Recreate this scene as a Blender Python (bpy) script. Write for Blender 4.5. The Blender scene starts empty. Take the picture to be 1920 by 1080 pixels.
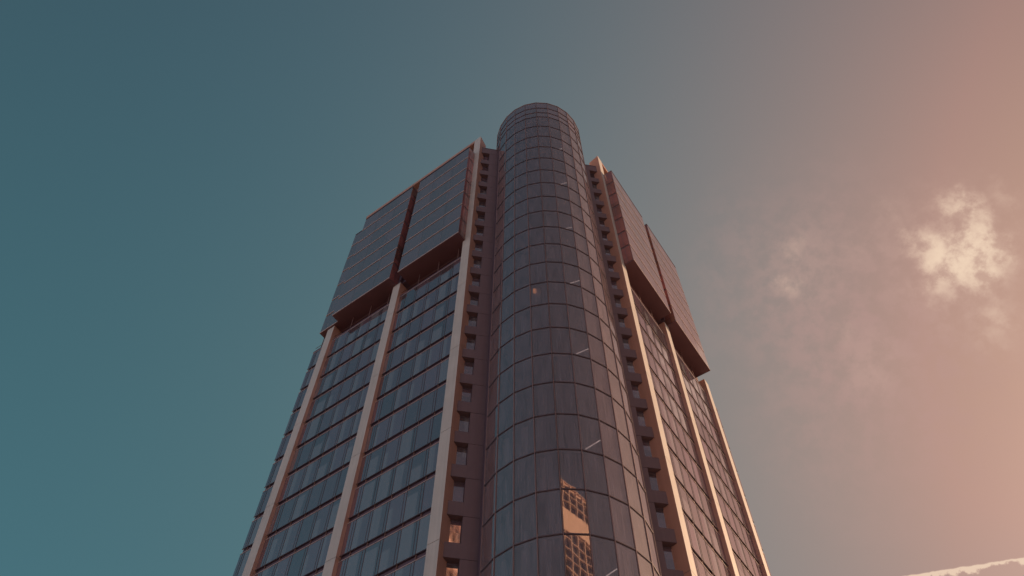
import bpy, bmesh, math, random
from mathutils import Vector, Matrix
random.seed(7)
S = bpy.context.scene
COL = S.collection
R = math.radians

# ------------------------------------------------------------------ camera
CAM = Vector((-10.662, -41.756, 1.6))
EL, YAW, ROLL, F = R(58.753), R(9.480), R(0.456), 1527.347
fw = Vector((math.sin(YAW)*math.cos(EL), math.cos(YAW)*math.cos(EL), math.sin(EL)))
rt = Vector((math.cos(YAW), -math.sin(YAW), 0))
up = rt.cross(fw)
rt2 = rt*math.cos(ROLL) + up*math.sin(ROLL)
up2 = -rt*math.sin(ROLL) + up*math.cos(ROLL)
cd = bpy.data.cameras.new('camera'); cam = bpy.data.objects.new('camera', cd); COL.objects.link(cam)
cam.matrix_world = Matrix(((rt2.x, up2.x, -fw.x, CAM.x), (rt2.y, up2.y, -fw.y, CAM.y), (rt2.z, up2.z, -fw.z, CAM.z), (0, 0, 0, 1)))
cd.sensor_width = 36; cd.sensor_fit = 'HORIZONTAL'; cd.lens = 36*F/1920
cd.clip_start = 0.1; cd.clip_end = 5000
S.camera = cam

def ray(u, v):            # direction through a photograph pixel (for placing the clouds in the sky)
    return (fw + rt2*((u-960)/F) - up2*((v-540)/F)).normalized()

# ------------------------------------------------------------------ world
SUN = Vector((0.90, 0.22, 0.37)).normalized()
sun_el = math.asin(SUN.z); sun_az = math.atan2(SUN.x, SUN.y)
W = bpy.data.worlds.new('World'); S.world = W; W.use_nodes = True
nt = W.node_tree; nt.nodes.clear(); L = nt.links.new
def N(t, **k):
    n = nt.nodes.new(t)
    for a, b in k.items(): setattr(n, a, b)
    return n
def put(sock, v):
    if hasattr(v, 'is_output') or isinstance(v, bpy.types.NodeSocket): L(v, sock)
    else: sock.default_value = v
def M(op, a, b=0.0, c=None, clamp=False):
    n = N('ShaderNodeMath', operation=op, use_clamp=clamp); put(n.inputs[0], a); put(n.inputs[1], b)
    if c is not None: put(n.inputs[2], c)
    return n.outputs[0]
def VM(op, a, b=(0, 0, 0), s=None):
    n = N('ShaderNodeVectorMath', operation=op); put(n.inputs[0], a)
    if op not in ('NORMALIZE', 'LENGTH', 'SCALE'): put(n.inputs[1], b)
    if s is not None: put(n.inputs['Scale'], s)
    return n.outputs['Value'] if op in ('DOT_PRODUCT', 'LENGTH', 'DISTANCE') else n.outputs[0]
def MR(v, a, b, c, d, mode='SMOOTHSTEP'):
    n = N('ShaderNodeMapRange', interpolation_type=mode)
    put(n.inputs[0], v)
    for i, x in enumerate((a, b, c, d)): put(n.inputs[i+1], x)
    return n.outputs[0]
def MIX(f, a, b):
    n = N('ShaderNodeMix', data_type='RGBA'); put(n.inputs[0], f); put(n.inputs[6], a); put(n.inputs[7], b)
    return n.outputs[2]
sky = N('ShaderNodeTexSky', sky_type='NISHITA', sun_disc=False, sun_elevation=sun_el, sun_rotation=sun_az)
tc = N('ShaderNodeTexCoord')
D = VM('NORMALIZE', tc.outputs['Generated'])
sx = N('ShaderNodeSeparateXYZ'); L(D, sx.inputs[0])
X = M('MINIMUM', M('MAXIMUM', sx.outputs[0], -0.75), 0.57)
Y = sx.outputs[1]
Z = M('MAXIMUM', sx.outputs[2], 0.35)
CO = [[-1.2971, -0.5088, -0.1091], [-0.6078, -0.5296, -0.3709], [-0.4635, -0.2299, -0.179], [3.1167, 0.7808, -0.8328],
      [0.1536, -0.2835, -0.5487], [0.5491, -0.1577, -0.2565], [0.0952, -0.0626, -0.2537], [1.9912, 0.8456, 0.3698],
      [0.6978, 0.9292, 0.8459], [-1.5459, -0.1627, 0.6934]]
XX = M('MULTIPLY', X, X); XY = M('MULTIPLY', X, Y); YY = M('MULTIPLY', Y, Y); XZ = M('MULTIPLY', X, Z); YZ = M('MULTIPLY', Y, Z); ZZ = M('MULTIPLY', Z, Z)
ch = []
for i in range(3):
    a = M('MULTIPLY_ADD', X, CO[1][i], CO[0][i])
    for q, r_ in ((Y, 2), (Z, 3), (XX, 4), (XY, 5), (YY, 6), (XZ, 7), (YZ, 8), (ZZ, 9)): a = M('MULTIPLY_ADD', q, CO[r_][i], a)
    ch.append(M('EXPONENT', a))
cx = N('ShaderNodeCombineXYZ')
for i in range(3): L(ch[i], cx.inputs[i])
base = VM('MULTIPLY', sky.outputs[0], cx.outputs[0])
bs = N('ShaderNodeSeparateXYZ'); L(base, bs.inputs[0])
bc = N('ShaderNodeCombineXYZ'); L(M('MINIMUM', bs.outputs[0], M('MULTIPLY', bs.outputs[1], 1.62)), bc.inputs[0]); L(bs.outputs[1], bc.inputs[1]); L(bs.outputs[2], bc.inputs[2])
base = VM('MINIMUM', bc.outputs[0], (14.0, 8.6, 6.0))
# pale haze added low in the unseen sky as fill light, away from the sun
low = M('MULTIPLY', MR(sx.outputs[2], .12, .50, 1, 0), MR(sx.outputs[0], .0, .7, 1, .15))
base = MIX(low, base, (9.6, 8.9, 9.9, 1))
# thin sunset cloud: soft patches at fixed directions, broken up by noise
nz = N('ShaderNodeTexNoise', noise_dimensions='3D'); L(D, nz.inputs['Vector'])
nz.inputs['Scale'].default_value = 14; nz.inputs['Detail'].default_value = 9; nz.inputs['Roughness'].default_value = 0.62
nz2 = N('ShaderNodeTexNoise', noise_dimensions='3D'); L(VM('ADD', D, (3.1, 1.7, 0.4)), nz2.inputs['Vector'])
nz2.inputs['Scale'].default_value = 46; nz2.inputs['Detail'].default_value = 8; nz2.inputs['Roughness'].default_value = 0.6
off = VM('SCALE', VM('SUBTRACT', nz.outputs['Color'], (0.5, 0.5, 0.5)), s=0.075)
DW = VM('ADD', D, off)
def blob(u, v, r0, r1, k):
    c = ray(u, v)
    return M('MULTIPLY', MR(VM('DISTANCE', DW, tuple(c)), r0/F*0.55, r1/F, 1.0, 0.0), k)
def total(lst):
    t = lst[0]
    for x in lst[1:]: t = M('ADD', t, x)
    return t
bright = total([blob(1815, 476, 4, 66, 1.9), blob(1800, 470, 8, 97, 0.44), blob(1770, 475, 5, 52, 0.37), blob(1818, 372, 3, 42, 0.68), blob(1812, 400, 3, 42, 0.40),
                blob(1758, 508, 4, 42, 0.46), blob(1832, 528, 4, 42, 0.66), blob(1858, 470, 5, 50, 0.14), blob(1726, 452, 3, 37, 0.37), blob(1816, 430, 3, 42, 0.31),
                blob(1868, 500, 3, 45, 0.24), blob(1788, 385, 3, 37, 0.18)])
faint = total([blob(1810, 470, 20, 170, .16), blob(1850, 600, 10, 110, .10), blob(1500, 500, 10, 110, .07), blob(1480, 535, 5, 34, .20), blob(1500, 548, 5, 30, .12), blob(1490, 460, 5, 28, .13), blob(1757, 545, 4, 34, .28), blob(1850, 588, 4, 30, .24), blob(1885, 595, 4, 36, .18),
               blob(1896, 345, 5, 34, .20), blob(1905, 375, 4, 30, .16), blob(1672, 402, 5, 40, .09), blob(1620, 470, 8, 60, .06), blob(1655, 690, 10, 90, .10), blob(1885, 632, 5, 50, .14),
               blob(1595, 625, 4, 26, .10)])
tex = MR(nz2.outputs['Fac'], .34, .66, .18, 1.12)
dens = M('MULTIPLY', M('ADD', bright, faint), tex)
# the cloud bank whose upper rim just enters the lower right corner
d1, d2 = ray(1690, 1080), ray(1925, 1044)
nrm = d2.cross(d1).normalized()
if nrm.dot(ray(1800, 1000)) > 0: nrm = -nrm
v = M('MULTIPLY_ADD', M('SUBTRACT', nz2.outputs['Fac'], .5), .006, VM('DOT_PRODUCT', D, tuple(nrm)))
mid = ray(1925, 1045)
along = MR(VM('DISTANCE', D, tuple(mid)), .11, .17, 1, 0)
v2 = M('MULTIPLY_ADD', M('SUBTRACT', nz2.outputs['Fac'], .45), .035, VM('DOT_PRODUCT', D, tuple(nrm)))
rim = M('MULTIPLY', MR(v, -.0006, .001, 0, 1), MR(v2, .0045, .008, 1.1, .12))
bank = M('MULTIPLY', M('MULTIPLY', rim, along), MR(VM('DOT_PRODUCT', D, tuple(nrm)), .012, .05, .8, 0))
dens = M('SUBTRACT', 1.0, M('EXPONENT', M('MULTIPLY', dens, -1.45)))
dens = M('ADD', dens, bank, clamp=True)
veil = M('MULTIPLY', total([blob(1540, 540, 10, 300, .30), blob(1640, 780, 10, 280, .26), blob(1760, 620, 10, 240, .14)]), tex)
base = MIX(veil, base, (4.9, 3.05, 2.75, 1))
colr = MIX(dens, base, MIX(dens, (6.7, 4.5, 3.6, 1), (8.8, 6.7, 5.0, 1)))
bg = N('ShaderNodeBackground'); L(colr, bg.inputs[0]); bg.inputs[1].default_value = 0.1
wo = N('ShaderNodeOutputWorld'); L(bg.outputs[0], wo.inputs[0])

# ------------------------------------------------------------------ sun
ld = bpy.data.lights.new('sun', 'SUN'); ld.energy = 4.9; ld.angle = R(0.5); ld.color = (1.0, 0.63, 0.38)
sun = bpy.data.objects.new('sun', ld); COL.objects.link(sun)
sun.rotation_euler = SUN.to_track_quat('Z', 'Y').to_euler(); sun.location = (60, 10, 160)
S.view_settings.view_transform = 'Standard'; S.view_settings.look = 'None'
S.view_settings.exposure = 0; S.view_settings.gamma = 1; S.view_settings.use_curve_mapping = False
S.cycles.max_bounces = 8; S.cycles.transparent_max_bounces = 12
S.cycles.sample_clamp_indirect = 4.0

# ------------------------------------------------------------------ materials
def material(name):
    m = bpy.data.materials.new(name); m.use_nodes = True
    global nt, L
    nt = m.node_tree; L = nt.links.new; nt.nodes.clear()
    return m
def out(sh):
    o = N('ShaderNodeOutputMaterial'); L(sh, o.inputs[0])
def principled(col, rough, ior=1.5, metal=0.0, normal=None):
    p = N('ShaderNodeBsdfPrincipled'); put(p.inputs['Base Color'], col); put(p.inputs['Roughness'], rough)
    p.inputs['IOR'].default_value = ior; p.inputs['Metallic'].default_value = metal
    if normal is not None: L(normal, p.inputs['Normal'])
    return p.outputs[0]
def c4(c): return (c[0], c[1], c[2], 1)
def coords(): return N('ShaderNodeTexCoord').outputs['Object']
def noise(vec, scale, detail=4, rough=.55, out_='Fac'):
    n = N('ShaderNodeTexNoise'); L(vec, n.inputs['Vector']); n.inputs['Scale'].default_value = scale
    n.inputs['Detail'].default_value = detail; n.inputs['Roughness'].default_value = rough
    return n.outputs[out_]
def scaled(vec, s): return VM('MULTIPLY', vec, s)
def bump(h, strength, dist):
    b = N('ShaderNodeBump'); b.inputs['Strength'].default_value = strength; b.inputs['Distance'].default_value = dist
    L(h, b.inputs['Height']); return b.outputs[0]
def stone(name, c, var=.25, rough=.7, scale=.6, streak=True, bmp=.15):
    m = material(name); o = coords()
    n1 = noise(o, scale, 6); n2 = noise(o, 14, 4)
    f = M('ADD', M('MULTIPLY', n1, .65), M('MULTIPLY', n2, .35))
    if streak:   # rain streaks running down the cladding
        n3 = noise(scaled(o, (3.0, 3.0, .06)), 1.6, 5)
        f = M('ADD', M('MULTIPLY', f, .6), M('MULTIPLY', n3, .4))
    a = tuple(x*(1-var) for x in c); b = tuple(min(1, x*(1+var)) for x in c)
    col = MIX(MR(f, .3, .7, 0, 1, 'LINEAR'), c4(a), c4(b))
    out(principled(col, rough, normal=bump(n2, bmp, .02)))
    return m
def plain(name, c, rough=.45, metal=0.0, var=.15, ior=1.5):
    m = material(name); o = coords(); n1 = noise(o, 2.5, 5)
    a = tuple(x*(1-var) for x in c); b = tuple(x*(1+var) for x in c)
    out(principled(MIX(n1, c4(a), c4(b)), rough, ior=ior, metal=metal)); return m
def pane_noise(uv, add=(0, 0, 0)):
    fl = VM('ADD', VM('FLOOR', uv), add)
    w = N('ShaderNodeTexWhiteNoise', noise_dimensions='3D'); L(fl, w.inputs['Vector'])
    s = N('ShaderNodeSeparateXYZ'); L(w.outputs['Color'], s.inputs[0])
    return w.outputs['Color'], s.outputs
def tilted_normal(colr, o, amt, wav):
    g = N('ShaderNodeNewGeometry')
    t = VM('SCALE', VM('SUBTRACT', colr, (.5, .5, .5)), s=amt)
    w = VM('SCALE', VM('SUBTRACT', noise(o, .7, 2, .5, 'Color'), (.5, .5, .5)), s=wav)
    return VM('NORMALIZE', VM('ADD', VM('ADD', g.outputs['Normal'], t), w))
def facade_glass(name, dark, curtain, ior, tilt=.012, vary=1.0):
    m = material(name); tcn = N('ShaderNodeTexCoord'); uv = tcn.outputs['UV']; o = tcn.outputs['Object']
    colr, r = pane_noise(uv)
    s = N('ShaderNodeSeparateXYZ'); L(VM('FRACTION', uv), s.inputs[0]); fu, fv = s.outputs[0], s.outputs[1]
    # curtain hung at one side of the pane, ending at a random height
    left = M('GREATER_THAN', fu, MR(r[0], 0, 1, .25, .85, 'LINEAR'))
    low = M('LESS_THAN', fv, MR(r[1], 0, 1, .45, 1.1, 'LINEAR'))
    has = M('GREATER_THAN', r[2], .35)
    cm = M('MULTIPLY', M('MULTIPLY', left, low), has)
    u40 = N('ShaderNodeCombineXYZ'); s2 = N('ShaderNodeSeparateXYZ'); L(uv, s2.inputs[0]); L(s2.outputs[0], u40.inputs[0])
    fold = noise(u40.outputs[0], 9, 3)
    cc = MIX(fold, c4(tuple(x*.45 for x in curtain)), c4(curtain))
    dk = MIX(M('MULTIPLY', r[0], vary), c4(dark), c4((dark[0]*2.3, dark[1]*1.75, dark[2]*2.0)))
    col = MIX(M('MULTIPLY', cm, .85), dk, cc)
    sh = principled(col, .04, ior=ior, normal=tilted_normal(colr, o, tilt, .010))
    sh.node.inputs['Specular Tint'].default_value = (1.0, .90, .97, 1)      # faintly mauve solar coating
    out(sh)
    return m
def turret_glass(name):
    m = material(name); tcn = N('ShaderNodeTexCoord'); uv = tcn.outputs['UV']; o = tcn.outputs['Object']
    colr, r = pane_noise(uv)
    nrm = tilted_normal(colr, o, .008, .007)
    fr = N('ShaderNodeFresnel'); fr.inputs[0].default_value = 3.5; L(nrm, fr.inputs[1])
    bf = N('ShaderNodeNewGeometry').outputs['Backfacing']; fac_ = M('MULTIPLY', fr.outputs[0], M('SUBTRACT', 1.0, bf))
    gl = N('ShaderNodeBsdfGlossy'); gl.inputs['Color'].default_value = (.86, .86, .88, 1); gl.inputs['Roughness'].default_value = .015; L(nrm, gl.inputs['Normal'])
    tr = N('ShaderNodeBsdfTransparent'); tr.inputs[0].default_value = (.80, .76, .78, 1)
    haze_lift = N('ShaderNodeBsdfDiffuse'); haze_lift.inputs[0].default_value = (.31, .265, .32, 1)  # pale streaked haze painted into the glass to lift its dark tone
    st = M('MULTIPLY_ADD', noise(scaled(o, (9, 9, .3)), 1.5, 5), .6, M('MULTIPLY', noise(scaled(o, (2.2, 2.2, .5)), 1.0, 3), .4))
    mx0 = N('ShaderNodeMixShader'); L(MR(st, .36, .66, .15, .52, 'LINEAR'), mx0.inputs[0]); L(tr.outputs[0], mx0.inputs[1]); L(haze_lift.outputs[0], mx0.inputs[2])
    mx = N('ShaderNodeMixShader'); L(fac_, mx.inputs[0]); L(mx0.outputs[0], mx.inputs[1]); L(gl.outputs[0], mx.inputs[2])
    out(mx.outputs[0]); return m
def emitter(name, c, s):
    m = material(name); e = N('ShaderNodeEmission'); e.inputs[0].default_value = c4(c); e.inputs[1].default_value = s
    out(e.outputs[0]); return m

MT = {}
MT['stone'] = stone('pale_stone', (.53, .50, .475), .15, .6, .5)
MT['copper'] = stone('copper_brown_cladding', (.47, .27, .215), .14, .5, .5)
MT['granite'] = stone('dark_plum_granite', (.165, .112, .130), .14, .55, .8)
MT['soffit'] = stone('maroon_soffit', (.15, .07, .085), .12, .6, .4, streak=False)
MT['recess'] = stone('recess_wall', (.16, .085, .08), .2, .7, .6)
MT['band'] = plain('dark_band', (.105, .068, .098), .5)
MT['rail'] = plain('pale_rail', (.52, .42, .42), .5)
MT['mull'] = plain('dark_mullion', (.085, .065, .08), .4)
MT['bronze'] = plain('bronze_mullion', (.25, .17, .175), .45, 0.0)
MT['ring'] = plain('dark_transom', (.10, .070, .085), .45)
MT['glass'] = facade_glass('facade_glass', (.062, .058, .068), (.27, .27, .30), 4.9, .018)
MT['glass_up'] = facade_glass('upper_facade_glass', (.13, .115, .12), (.19, .17, .18), 4.9, .005, .25)
MT['side_glass'] = facade_glass('bay_side_glass', (.15, .075, .065), (.22, .13, .11), 1.7, .02)
MT['tglass'] = turret_glass('turret_glass')
MT['slab'] = stone('slab_concrete', (.30, .25, .24), .1, .8, .6, streak=False)
MT['core'] = stone('core_wall', (.16, .12, .12), .15, .8, .6, streak=False)
MT['curtain'] = stone('curtain_fabric', (.52, .46, .42), .3, .9, 2.0)
MT['tube'] = emitter('tube_light', (1.0, .80, .70), 1.0)
MT['lamp'] = emitter('orange_lamp', (1.0, .36, .12), 1.0)
MT['roof'] = stone('roof_gravel', (.25, .22, .2), .2, .9, 1)
MT['asphalt'] = stone('asphalt', (.05, .05, .052), .3, .85, 1.2, streak=False)
MT['paving'] = stone('paving', (.28, .25, .22), .2, .8, 1.5, streak=False)
MT['kerb'] = stone('kerb_stone', (.38, .36, .33), .1, .8, 2, streak=False)
MT['line'] = plain('road_paint', (.75, .74, .7), .6)
MT['lattice'] = stone('lattice_frame', (.80, .52, .38), .08, .7, .6)
MT['nglass'] = facade_glass('neighbour_glass', (.03, .03, .035), (.2, .18, .16), 1.9)

# ------------------------------------------------------------------ mesh builder
class MB:
    def __init__(s): s.v = []; s.uv = []; s.f = []; s.m = []; s.mats = []
    def mi(s, k):
        if k not in s.mats: s.mats.append(k)
        return s.mats.index(k)
    def hexa(s, P, k, UV=None):       # P: 8 corners, bottom ring then top ring
        b = len(s.v); s.v += [tuple(p) for p in P]; s.uv += (UV or [(0.5, 0.5)]*8)
        for q in ((0, 3, 2, 1), (4, 5, 6, 7), (0, 1, 5, 4), (1, 2, 6, 5), (2, 3, 7, 6), (3, 0, 4, 7)):
            s.f.append(tuple(b+i for i in q)); s.m.append(s.mi(k))
    def box(s, x0, x1, y0, y1, z0, z1, k):
        s.hexa([(x0, y0, z0), (x1, y0, z0), (x1, y1, z0), (x0, y1, z0), (x0, y0, z1), (x1, y0, z1), (x1, y1, z1), (x0, y1, z1)], k,
               [(x, z) for z in (z0/3.6, z1/3.6) for x in (x0/1.1, x1/1.1, x1/1.1, x0/1.1)])
    def prism(s, pts, z0, z1, k, side=None):
        n = len(pts); b = len(s.v)
        s.v += [(p[0], p[1], z0) for p in pts] + [(p[0], p[1], z1) for p in pts]; s.uv += [(.5, .5)]*(2*n)
        s.f.append(tuple(b+i for i in range(n))[::-1]); s.m.append(s.mi(k)); s.f.append(tuple(b+n+i for i in range(n))); s.m.append(s.mi(k))
        for i in range(n):
            j = (i+1) % n
            s.f.append((b+i, b+j, b+n+j, b+n+i)); s.m.append(s.mi(side[i] if side else k))
    def bar(s, a, b_, w, k):
        a = Vector(a); b_ = Vector(b_); d = (b_-a).normalized(); h = d.cross(Vector((0, 0, 1)))
        if h.length < .01: h = Vector((1, 0, 0))
        h.normalize(); g = d.cross(h); h *= w/2; g *= w/2
        s.hexa([a-h-g, a+h-g, a+h+g, a-h+g, b_-h-g, b_+h-g, b_+h+g, b_-h+g], k)
    def build(s, name, parent=None, kind=None, label=None):
        me = bpy.data.meshes.new(name); me.from_pydata(s.v, [], s.f)
        for k in s.mats: me.materials.append(MT[k])
        for p, m in zip(me.polygons, s.m): p.material_index = m
        ul = me.uv_layers.new(name='UVMap')
        for lp in me.loops: ul.data[lp.index].uv = s.uv[lp.vertex_index]
        bm = bmesh.new(); bm.from_mesh(me); bmesh.ops.recalc_face_normals(bm, faces=bm.faces); bm.to_mesh(me); bm.free()
        o = bpy.data.objects.new(name, me); COL.objects.link(o)
        if parent: o.parent = parent
        if kind: o['kind'] = kind
        if label: o['label'] = label
        return o
def empty(name, loc=(0, 0, 0)):
    o = bpy.data.objects.new(name, None); COL.objects.link(o); o.location = loc; return o

# ------------------------------------------------------------------ measured plan of the tower
H = 3.6
OX, OY, ANG = 8.116, -0.242, R(45.903)
WF, S2, S3, S4 = 1.051, 9.898, 19.874, 22.832
B1, B2, B3, B4, B5 = .791, 9.310, 10.608, 19.193, 22.059
PF, PB, P3 = .358, 1.520, .532
RAD, PHI = 5.986, 0.534
ZR, ZN, ZT, ZTF, ZB, ZG, ZBAND, ZTOP = 103.311, 105.475, 104.978, 110.203, 80.03, 77.594, 73.956, 112.651
Ld = (-math.cos(ANG), math.sin(ANG)); Nd = (-math.sin(ANG), -math.cos(ANG))
def fac(side, s, p):      # side 1 = left facade, -1 = right facade
    x = -OX + s*Ld[0] + p*Nd[0]; y = OY + s*Ld[1] + p*Nd[1]
    return (x if side == 1 else -x, y)
def fbox(mb, side, s0, s1, p0, p1, z0, z1, k, uw=1.65, uo=.69, vo=0.0, uh=H):
    q = [fac(side, s0, p1), fac(side, s1, p1), fac(side, s1, p0), fac(side, s0, p0)]
    uv = [((s-uo)/uw + 40*(side == -1), (z-vo)/uh) for z in (z0+.001, z1-.001) for s in (s0, s1, s1, s0)]
    mb.hexa([(a[0], a[1], z0) for a in q] + [(a[0], a[1], z1) for a in q], k, uv)

tower = empty('office_tower')
tower['label'] = 'tall glass office tower with rounded corner turret and pale vertical stone fins'
tower['category'] = 'office tower'

# ---- main block behind the facades
mb = MB()
PL = fac(1, S4-.15, -1.1); PR = fac(-1, S4-.15, -1.1)
u = (-Nd[0], -Nd[1])
back = 21.0
pts = [fac(1, .3, -1.1), (-7.2, 1.25), (-5.6, 1.25), (5.6, 1.25), (7.2, 1.25), fac(-1, .3, -1.1), PR, (PR[0]-u[0]*back, PR[1]+u[1]*back), (PL[0]+u[0]*back, PL[1]+u[1]*back), PL]
mb.prism(pts, 0, ZT-.4, 'recess')
mb.build('main_block', tower)
mb = MB()
inner = [fac(1, 1.2, -1.4), (-6, 2.2), (6, 2.2), fac(-1, 1.2, -1.4), fac(-1, S4-.6, -1.4), (PR[0]-u[0]*(back-.6)-.4, PR[1]+u[1]*(back-.6)), (PL[0]+u[0]*(back-.6)+.4, PL[1]+u[1]*(back-.6)), fac(1, S4-.6, -1.4)]
mb.prism(inner, ZT-.4, ZT+.3, 'roof')
mb.build('roof', tower)

UNIT = 1.65
def mullions(mb, side, s0, s1, p, z0, z1, first, step, gap, w=.042):
    s = first
    while s < s1-.15:
        if s > s0+.15:
            fbox(mb, side, s-w/2, s+w/2, p-.01, p+.018, z0, z1, 'mull')
            if s+gap < s1-.1: fbox(mb, side, s+gap-.018, s+gap+.018, p-.01, p+.010, z0, z1, 'mull')
        s += step
# ---- lower bays: ribbon windows between recessed dark bands
KMAX = 11
for side in (1, -1):
    for bi, (a, b) in enumerate(((WF, S2), (S2+WF, S3), (S3+WF, S4))):
        if bi == 0: a = WF-.0
        mb = MB()
        fbox(mb, side, a, b, -1.095, -.13, 0, ZG-.3, 'band')
        zlow = ZBAND - H*KMAX
        fbox(mb, side, a, b, -.129, -.001, .0, zlow-.2, 'glass')
        k = KMAX
        while ZBAND-H*k > 3:
            fbox(mb, side, a, b, -.2, .03, ZBAND-H*k-.2, ZBAND-H*k+.2, 'band'); k += 1
        # sill slab on top of the glazing, colonnettes and handrail in the recess under the upper bays
        fbox(mb, side, a, b, -1.09, .02, ZG-.28, ZG, 'band')
        fbox(mb, side, a, b, -.12, -.08, ZG+.75, ZG+.80, 'recess')
        s = a+.9
        while s < b-.2:
            fbox(mb, side, s-.035, s+.035, -.14, -.07, ZG+.002, ZB-.002, 'recess'); s += 2.75
        sm = .69 if bi == 0 else .69+S2*(bi == 1)+S3*(bi == 2)
        while sm < b-.15:
            if sm > a+.15: fbox(mb, side, sm-.05, sm+.05, -.135, -.05, zlow-.1, ZG-.31, 'recess')
            sm += UNIT
        if bi == 2:
            fbox(mb, side, S4-.15, S4, -8, -.131, 0, ZG-.3, 'band')
        bay = mb.build('lower_bay', tower)
        for k in range(-1, KMAX):
            z1 = ZBAND-H*k-.24; z0 = ZBAND-H*(k+1)+.24
            if k == -1: z1 = ZG-.3
            m = MB()
            fbox(m, side, a+.002, b-.002, -.045, 0, z0, z1, 'glass', vo=ZBAND+.24-H*50)
            fbox(m, side, a+.002, b-.002, 0.001, .03, z1-.05, z1, 'rail')
            fbox(m, side, a+.002, b-.002, 0.001, .035, z0, z0+.05, 'mull')
            mullions(m, side, a, b, .004, z0+.05, z1-.07, (.69 if bi == 0 else .69+S2*(bi == 1)+S3*(bi == 2)), UNIT, .26)
            m.build('ribbon_window', bay)
        m = MB()
# ---- pilasters (tall stone fins)
for side in (1, -1):
    A, B_, C_ = fac(side, 0, PF), fac(side, WF, PF), fac(side, WF, -1.25)
    Dp = (-7.45*side, .80)
    def seg(cuts, pts, sides, top):
        m = MB(); z = 0
        for zc in cuts + [top]:
            m.prism(pts, z, zc-.02 if zc != top else zc, 'stone', sides)
            z = zc+.02
        cen = [(x*.96+.04*sum(p[0] for p in pts)/len(pts), y*.96+.04*sum(p[1] for p in pts)/len(pts)) for x, y in pts]
        for zc in cuts: m.prism(cen, zc-.03, zc+.03, 'band')
        return m
    m = seg([16.6, 27.3, 38.08, 48.9, 59.7, 70.5, 81.3, 92.1, 101], [A, B_, C_, Dp], ['stone', 'copper', 'copper', 'copper'], ZTF)
    m.build('pilaster', tower)
    for s in (S2, S3):
        p4 = [fac(side, s, PF), fac(side, s+WF, PF), fac(side, s+WF, -1.12), fac(side, s, -1.12)]
        m = seg([20, 30.8, 41.58, 52.4, 63.2, 74], p4, ['stone', 'copper', 'copper', 'copper'], ZB-.003)
        m.build('pilaster', tower)
# ---- upper bays: projecting glass boxes
NR = 7
for side in (1, -1):
    for (a, b, p) in ((B1, B2, PB), (B3, B4, PB), (B4+.004, B5, P3))[:3 if side == 1 else 2]:
        m = MB()
        fbox(m, side, a+.01, b-.01, -1.0, p-.14, ZB+.10, ZT-.10, 'ring')
        fbox(m, side, a, b, -1.03, p, ZB, ZB+.10, 'soffit')
        fbox(m, side, a-.01, b+.01, p+.002, p+.05, ZB+.01, ZB+.15, 'rail')
        fbox(m, side, a, b, -1.03, p+.03, ZT-.12, ZT, 'band')
        bay = m.build('upper_bay', tower)
        hz = (ZT-.12-ZB-.10)/NR
        for k in range(NR):
            z0 = ZB+.10+hz*k+.18; z1 = z0+hz-.36
            if k == 0: z0 -= .10
            m = MB()
            fbox(m, side, a+.004, b-.004, p-.10, p+.03, z0-.13, z0, 'rail')
            fbox(m, side, a+.004, b-.004, p-.13, p, z0, z1, 'glass_up', uw=(B2-B1)/3, uo=a, vo=ZB+.1-hz*60, uh=hz)
            if p == PB:
                mullions(m, side, a, b, p-.012, z0, z1, a+.30*(b-a), (b-a)*.375, .28, .022)
            # return glazing at both ends of the box
            fbox(m, side, a-.02, a+.004, -.9, p-.02, z0, z1, 'side_glass', uw=.6, uh=hz)
            fbox(m, side, b-.004, b+.02, -.9, p-.02, z0, z1, 'side_glass', uw=.6, uh=hz)
            if p == PB:
                for sA in (a-.03, b+.018):
                    for pp in (.0, .8): fbox(m, side, sA, sA+.012, pp, pp+.05, z0, z1, 'band')
            m.build('bay_window', bay)
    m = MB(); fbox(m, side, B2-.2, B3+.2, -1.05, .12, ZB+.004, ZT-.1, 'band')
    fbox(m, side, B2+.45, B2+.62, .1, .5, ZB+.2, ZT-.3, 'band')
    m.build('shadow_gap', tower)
    m = MB()
    fbox(m, side, WF, S3+WF+.3, -.35, PF-.02, ZTF-.75, ZTF-.03, 'copper')
    fbox(m, side, WF+.003, S3+WF+.2, -1.3, -.36, ZT-.39, ZTF-.06, 'recess')
    fbox(m, side, S3+WF+.21, B5-.1, -1.3, -.2, ZT-.39, ZT+.9, 'recess')
    m.build('roof_coping', tower)
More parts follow.
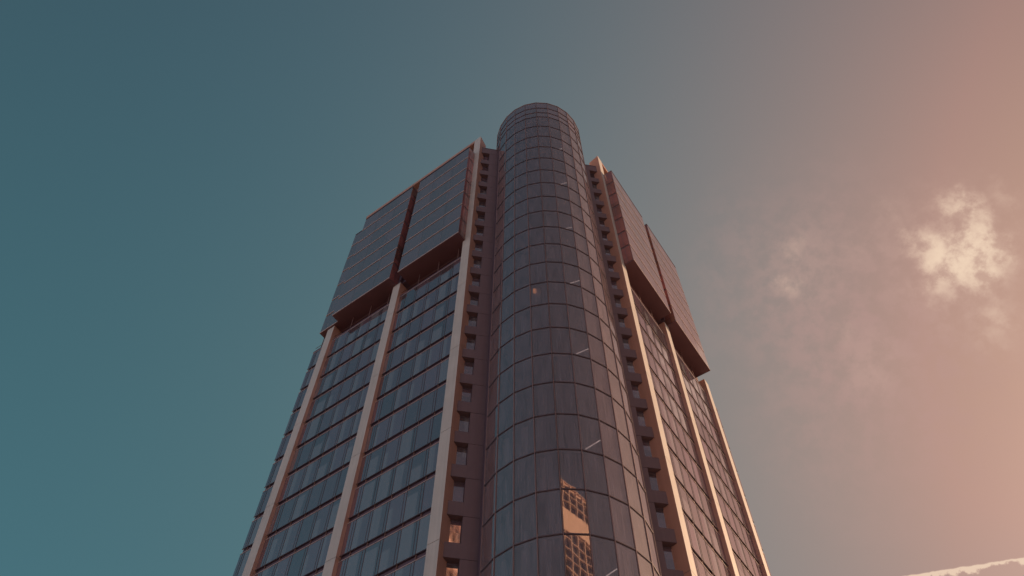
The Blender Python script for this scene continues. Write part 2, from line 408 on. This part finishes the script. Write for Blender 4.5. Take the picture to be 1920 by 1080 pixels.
# ---- notched walls with ledges and small windows between fin and turret
for side in (1, -1):
    sg = -1 if side == 1 else 1
    def bx(m, xa, xb, y0, y1, z0, z1, k):
        x0, x1 = sorted((sg*xa, sg*xb)); m.box(x0, x1, y0, y1, z0, z1, k)
    m = MB()
    ztop = 107.2
    for k in range(0, 29):
        zt_ = ztop if k == 0 else ZN-H*(k-1)-.035
        zb_ = max(ZN-H*k+.0, 0)
        bx(m, 5.76, 6.93, -.02, 1.1, zb_+.0, zt_, 'granite')
    bx(m, 5.78, 7.3, 1.11, 1.24, 0, ztop-.1, 'band')
    bx(m, 5.9, 6.9, .05, 1.05, 0, ztop-.2, 'band')
    bx(m, 5.74, 8.0, -.05, 1.2, ztop+.002, ztop+.12, 'band')
    # narrow return next to the turret
    pts = [(sg*5.775, -1.56), (sg*5.775, -.021), (sg*5.60, -.021), (sg*5.60, -1.50)]
    m.prism(pts, 0, ztop-.01, 'band')
    wall = m.build('notched_wall', tower)
    for k in range(0, 21):
        zb_ = ZN-H*k; zt_ = ztop if k == 0 else zb_+1.25
        m = MB(); bx(m, 6.931, 8.02, -.022, 1.1, zb_, zt_, 'granite')
        bx(m, 6.931, 8.0, -.045, -.0225, zb_, zb_+.06, 'granite')
        m.build('ledge', wall)
        if k < 20:
            m = MB(); z0 = ZN-H*(k+1)+1.251; z1 = zb_-.001
            bx(m, 6.935, 7.95, .45, .51, z0, z1, 'glass')
            bx(m, 6.935, 7.90, .42, .449, z1-.17, z1, 'ring'); bx(m, 6.935, 7.90, .42, .449, z0, z0+.05, 'rail')
            bx(m, 6.935, 6.975, .42, .449, z0+.051, z1-.171, 'band')
            m.build('niche_window', wall)
# ---- glass corner turret
def cv(k, r=RAD): a = R(PHI+15*k); return (r*math.sin(a), -r*math.cos(a))
def facet(mb, k, r0, r1, z0, z1, mat, inset=0.0, ta=0.0, tb=1.0):
    a0, b0, a1, b1 = Vector(cv(k, r0)), Vector(cv(k+1, r0)), Vector(cv(k, r1)), Vector(cv(k+1, r1))
    def l(p, q, t): return p+(q-p)*t
    e = inset/(b1-a1).length
    ta, tb = ta+e, tb-e
    P = [l(a1, b1, ta), l(a1, b1, tb), l(a0, b0, tb), l(a0, b0, ta)]
    uv = [(k+.5+.4*(t-.5), (z-ZR)/H+60.0) for z in (z0+.01, z1-.01) for t in (ta, tb, tb, ta)]
    mb.hexa([(p.x, p.y, z0) for p in P]+[(p.x, p.y, z1) for p in P], mat, uv)
def prj(p):
    d = Vector(p)-CAM; z = d.dot(fw); return (960+F*d.dot(rt2)/z, 540-F*d.dot(up2)/z)
m = MB()
rows = [(ZR-H*k-H, ZR-H*k) for k in range(-1, 20)]           # row -1 sits just above the first ring
crown = [(106.911, 108.6), (108.6, 110.45), (110.45, 112.60)]
ZLOW = ZR-H*20
allz = [ZR-H*k for k in range(-1, 29)]
fr = MB()
for z in allz:
    rng = range(-5, 5) if z < 107.0 else range(-12, 12)
    for k in rng: facet(fr, k, RAD-.12, RAD+.035, z-.04, z+.04, 'ring')
for z in (108.6, 110.45, 112.63):
    for k in range(-12, 12): facet(fr, k, RAD-.10, RAD+.035, z-.05, z+.05, 'ring' if z < 112 else 'bronze')
for k in range(-12, 12):
    x0, y0 = cv(k, RAD-.09); x1, y1 = cv(k, RAD+.04); t = Vector((-y1, x1)).normalized()*.024
    zb_ = 0 if -5 <= k <= 5 else 107.2
    fr.hexa([(x1-t.x, y1-t.y, zb_), (x1+t.x, y1+t.y, zb_), (x0+t.x, y0+t.y, zb_), (x0-t.x, y0-t.y, zb_),
             (x1-t.x, y1-t.y, 112.66), (x1+t.x, y1+t.y, 112.66), (x0+t.x, y0+t.y, 112.66), (x0-t.x, y0-t.y, 112.66)], 'bronze')
turret = fr.build('glass_turret', tower)
panes = []
for ri, (z0, z1) in enumerate(rows):
    for k in range(-5, 5):
        q = [prj((*cv(k), z0)), prj((*cv(k+1), z0)), prj((*cv(k+1), z1)), prj((*cv(k), z1))]
        ar = .5*sum(q[i][0]*q[(i+1) % 4][1]-q[(i+1) % 4][0]*q[i][1] for i in range(4))
        vis = min(p[1] for p in q) < 1075
        panes.append((-abs(ar) if vis and ar < 0 else 0, k, z0, z1))
panes.sort()
rest = MB()
for i, (ar, k, z0, z1) in enumerate(panes):
    t = MB() if i < 98 else rest
    facet(t, k, RAD-.05, RAD-.02, z0+.056, z1-.056, 'tglass', .05)
    if i < 98: t.build('window', turret)
z = ZLOW
for k in range(-5, 5): facet(rest, k, RAD-.05, RAD-.02, 4.2, ZLOW-.1, 'tglass', .05)
rest.build('window', turret, kind='stuff')
m = MB()
for (z0, z1) in crown:
    for k in range(-12, 12): facet(m, k, RAD-.05, RAD-.02, z0+.051, z1-.051, 'glass_up', .05)
m.build('crown_screen', turret)
m = MB()
ringpts = [cv(k, RAD-.13) for k in range(-12, 12)]
part = [cv(k, RAD-.13) for k in range(-5, 6)] + [(5.5, 1.0), (-5.5, 1.0)]
for i, z in enumerate(allz): m.prism(part if z < 106.9 else ringpts, z-.16, z+.06, 'slab')
m.prism(ringpts, 112.3, 112.45, 'slab')
m.build('floor_slab', turret)
m = MB()
for j in range(len(allz)-1):
    z1, z0 = allz[j]-.17, allz[j+1]+.07
    m.prism([(-3.3, -1.9), (3.0, -1.9), (3.0, .9), (-3.3, .9)], z0, z1, 'core')
    m.prism([cv(k, RAD-.75) for k in range(-5, -3)] + [cv(k, RAD-.95) for k in range(-4, -6, -1)], z0, z1, 'core')
m.build('stair_core', turret)
# drawn blinds and hanging strips just inside the glass, denser on the lower floors
m = MB()
rnd = random.Random(5)
for ri, (z0, z1) in enumerate(rows):
    dn = min(1, max(.08, (75-z0)/38))
    for k in range(-5, 5):
        if rnd.random() < .22*dn+.05:
            t0 = rnd.uniform(.05, .5); facet(m, k, RAD-.42, RAD-.40, z0+rnd.choice((.08, .08, 1.4)), z1-.2, 'curtain', 0, t0, t0+rnd.uniform(.15, .42))
        n = int(rnd.random()*8*dn+.4)
        for _ in range(n):
            t0 = rnd.uniform(.06, .9); w = rnd.choice((.012, .018, .03, .05))
            za = rnd.uniform(z0+.1, z1-1.6); facet(m, k, RAD-.32, RAD-.30, za, min(z1-.2, za+rnd.uniform(.6, 3)), 'curtain', 0, t0, min(.97, t0+w))
    if z0 < 72: facet(m, -2, RAD-.26, RAD-.22, z0+.5, z1-.5, 'curtain', 0, -.54+1, -.515+1)
m.build('curtain', turret, kind='stuff')
TUB = [(2, 1.27, -4.51, 1.98, -4.79), (5, 1.17, -4.5, 1.86, -4.83), (8, 1.17, -4.23, 1.85, -4.54), (11, 1.16, -4.03, 1.97, -4.5),
       (14, 1.1, -3.68, 1.98, -4.38), (17, 1.22, -3.13, 2.08, -4.16), (20, 1.73, -2.88, 2.26, -3.7)]
for k, x0, y0, x1, y1 in TUB:
    z = ZR-H*k+3.36; t = MB(); t.bar((x0, y0, z), (x1, y1, z), .055, 'tube')
    t.bar((x0-.01, y0, z+.055), (x1+.01, y1, z+.055), .09, 'rail'); t.build('tube_light', turret)
t = MB(); lx, ly, lz = -2.52, -5.15, 62.62
t.prism([(lx+.16*math.cos(R(45*i)), ly+.16*math.sin(R(45*i))) for i in range(8)], lz, lz+.42, 'lamp')
t.prism([(lx+.1*math.cos(R(45*i)), ly+.1*math.sin(R(45*i))) for i in range(8)], lz+.42, lz+.52, 'bronze')
t.bar((lx, ly, lz+.52), (lx, ly, 63.55), .02, 'mull')
t.build('hanging_lamp', turret, label='small glowing orange lamp behind the turret glass')
# ground floor base
m = MB()
m.prism([cv(k, RAD+.4) for k in range(-6, 7)] + [(6.2, .5), (-6.2, .5)], 0, .9, 'granite')
m.build('turret_base', tower)

# ------------------------------------------------------------------ ground, road, pavements
def sheet(name, x0, x1, y0, y1, z0, z1, k):
    m = MB(); m.box(x0, x1, y0, y1, z0, z1, k); o = m.build(name); o['kind'] = 'structure'; return o
sheet('ground', -1500, 1500, -1500, 1500, -.5, -.02, 'paving')
sheet('road', -300, 300, -58, -46, -.018, 0, 'asphalt')
sheet('pavement', -300, 300, -45.8, 60, -.017, .008, 'paving').data
m = MB()
m.box(-300, 300, -46.0, -45.8, -.1, .12, 'kerb'); m.box(-300, 300, -58.2, -58.0, -.1, .12, 'kerb'); o = m.build('kerb'); o['kind'] = 'structure'
m = MB()
for i in range(-30, 31): m.box(i*6-1.5, i*6+1.5, -52.07, -51.93, .002, .006, 'line')
o = m.build('road_marking'); o['kind'] = 'structure'

# ------------------------------------------------------------------ the sunlit block behind the photographer, seen mirrored in the turret glass
nb = empty('apartment_block', (2.0, -74.0, 0)); nb.rotation_euler = (0, 0, R(180-50))
nb['label'] = 'sunlit orange block with pale lattice front, mirrored in the turret glass'
nb['category'] = 'apartment block'
HN = 105.2; WN = 20.0; DN = 13.0
def nmb(fn, name, parent):
    m = MB(); fn(m); return m.build(name, parent)
body = nmb(lambda m: m.box(-WN/2, WN/2, .5, DN, 0, HN-.6, 'nglass'), 'glazed_body', nb)
def lat(m):
    n = 11
    for i in range(n+1):
        x = -WN/2+WN*i/n; m.box(x-.07, x+.07, -.06, .3, 0, HN, 'lattice')
    z = HN; j = 0
    while z > 4:
        m.box(-WN/2, WN/2, -.03, .33, z-.13, z, 'lattice')
        if j % 8 == 3: m.box(-WN/2-.2, WN/2+.2, -.1, .4, z-5.2, z-.1, 'lattice')
        z -= 1.9; j += 1
    for sx in (-1, 1):
        for i in range(5):
            y = .5+DN*i/5.2; xx = sorted((sx*WN/2, sx*(WN/2+.35))); m.box(xx[0], xx[1], y, y+.4, 0, HN, 'lattice')
nmb(lat, 'lattice_front', nb)
nmb(lambda m: m.box(-WN/2-.3, WN/2+.3, .2, DN+.3, HN-.6, HN+.1, 'lattice'), 'flat_roof', nb)
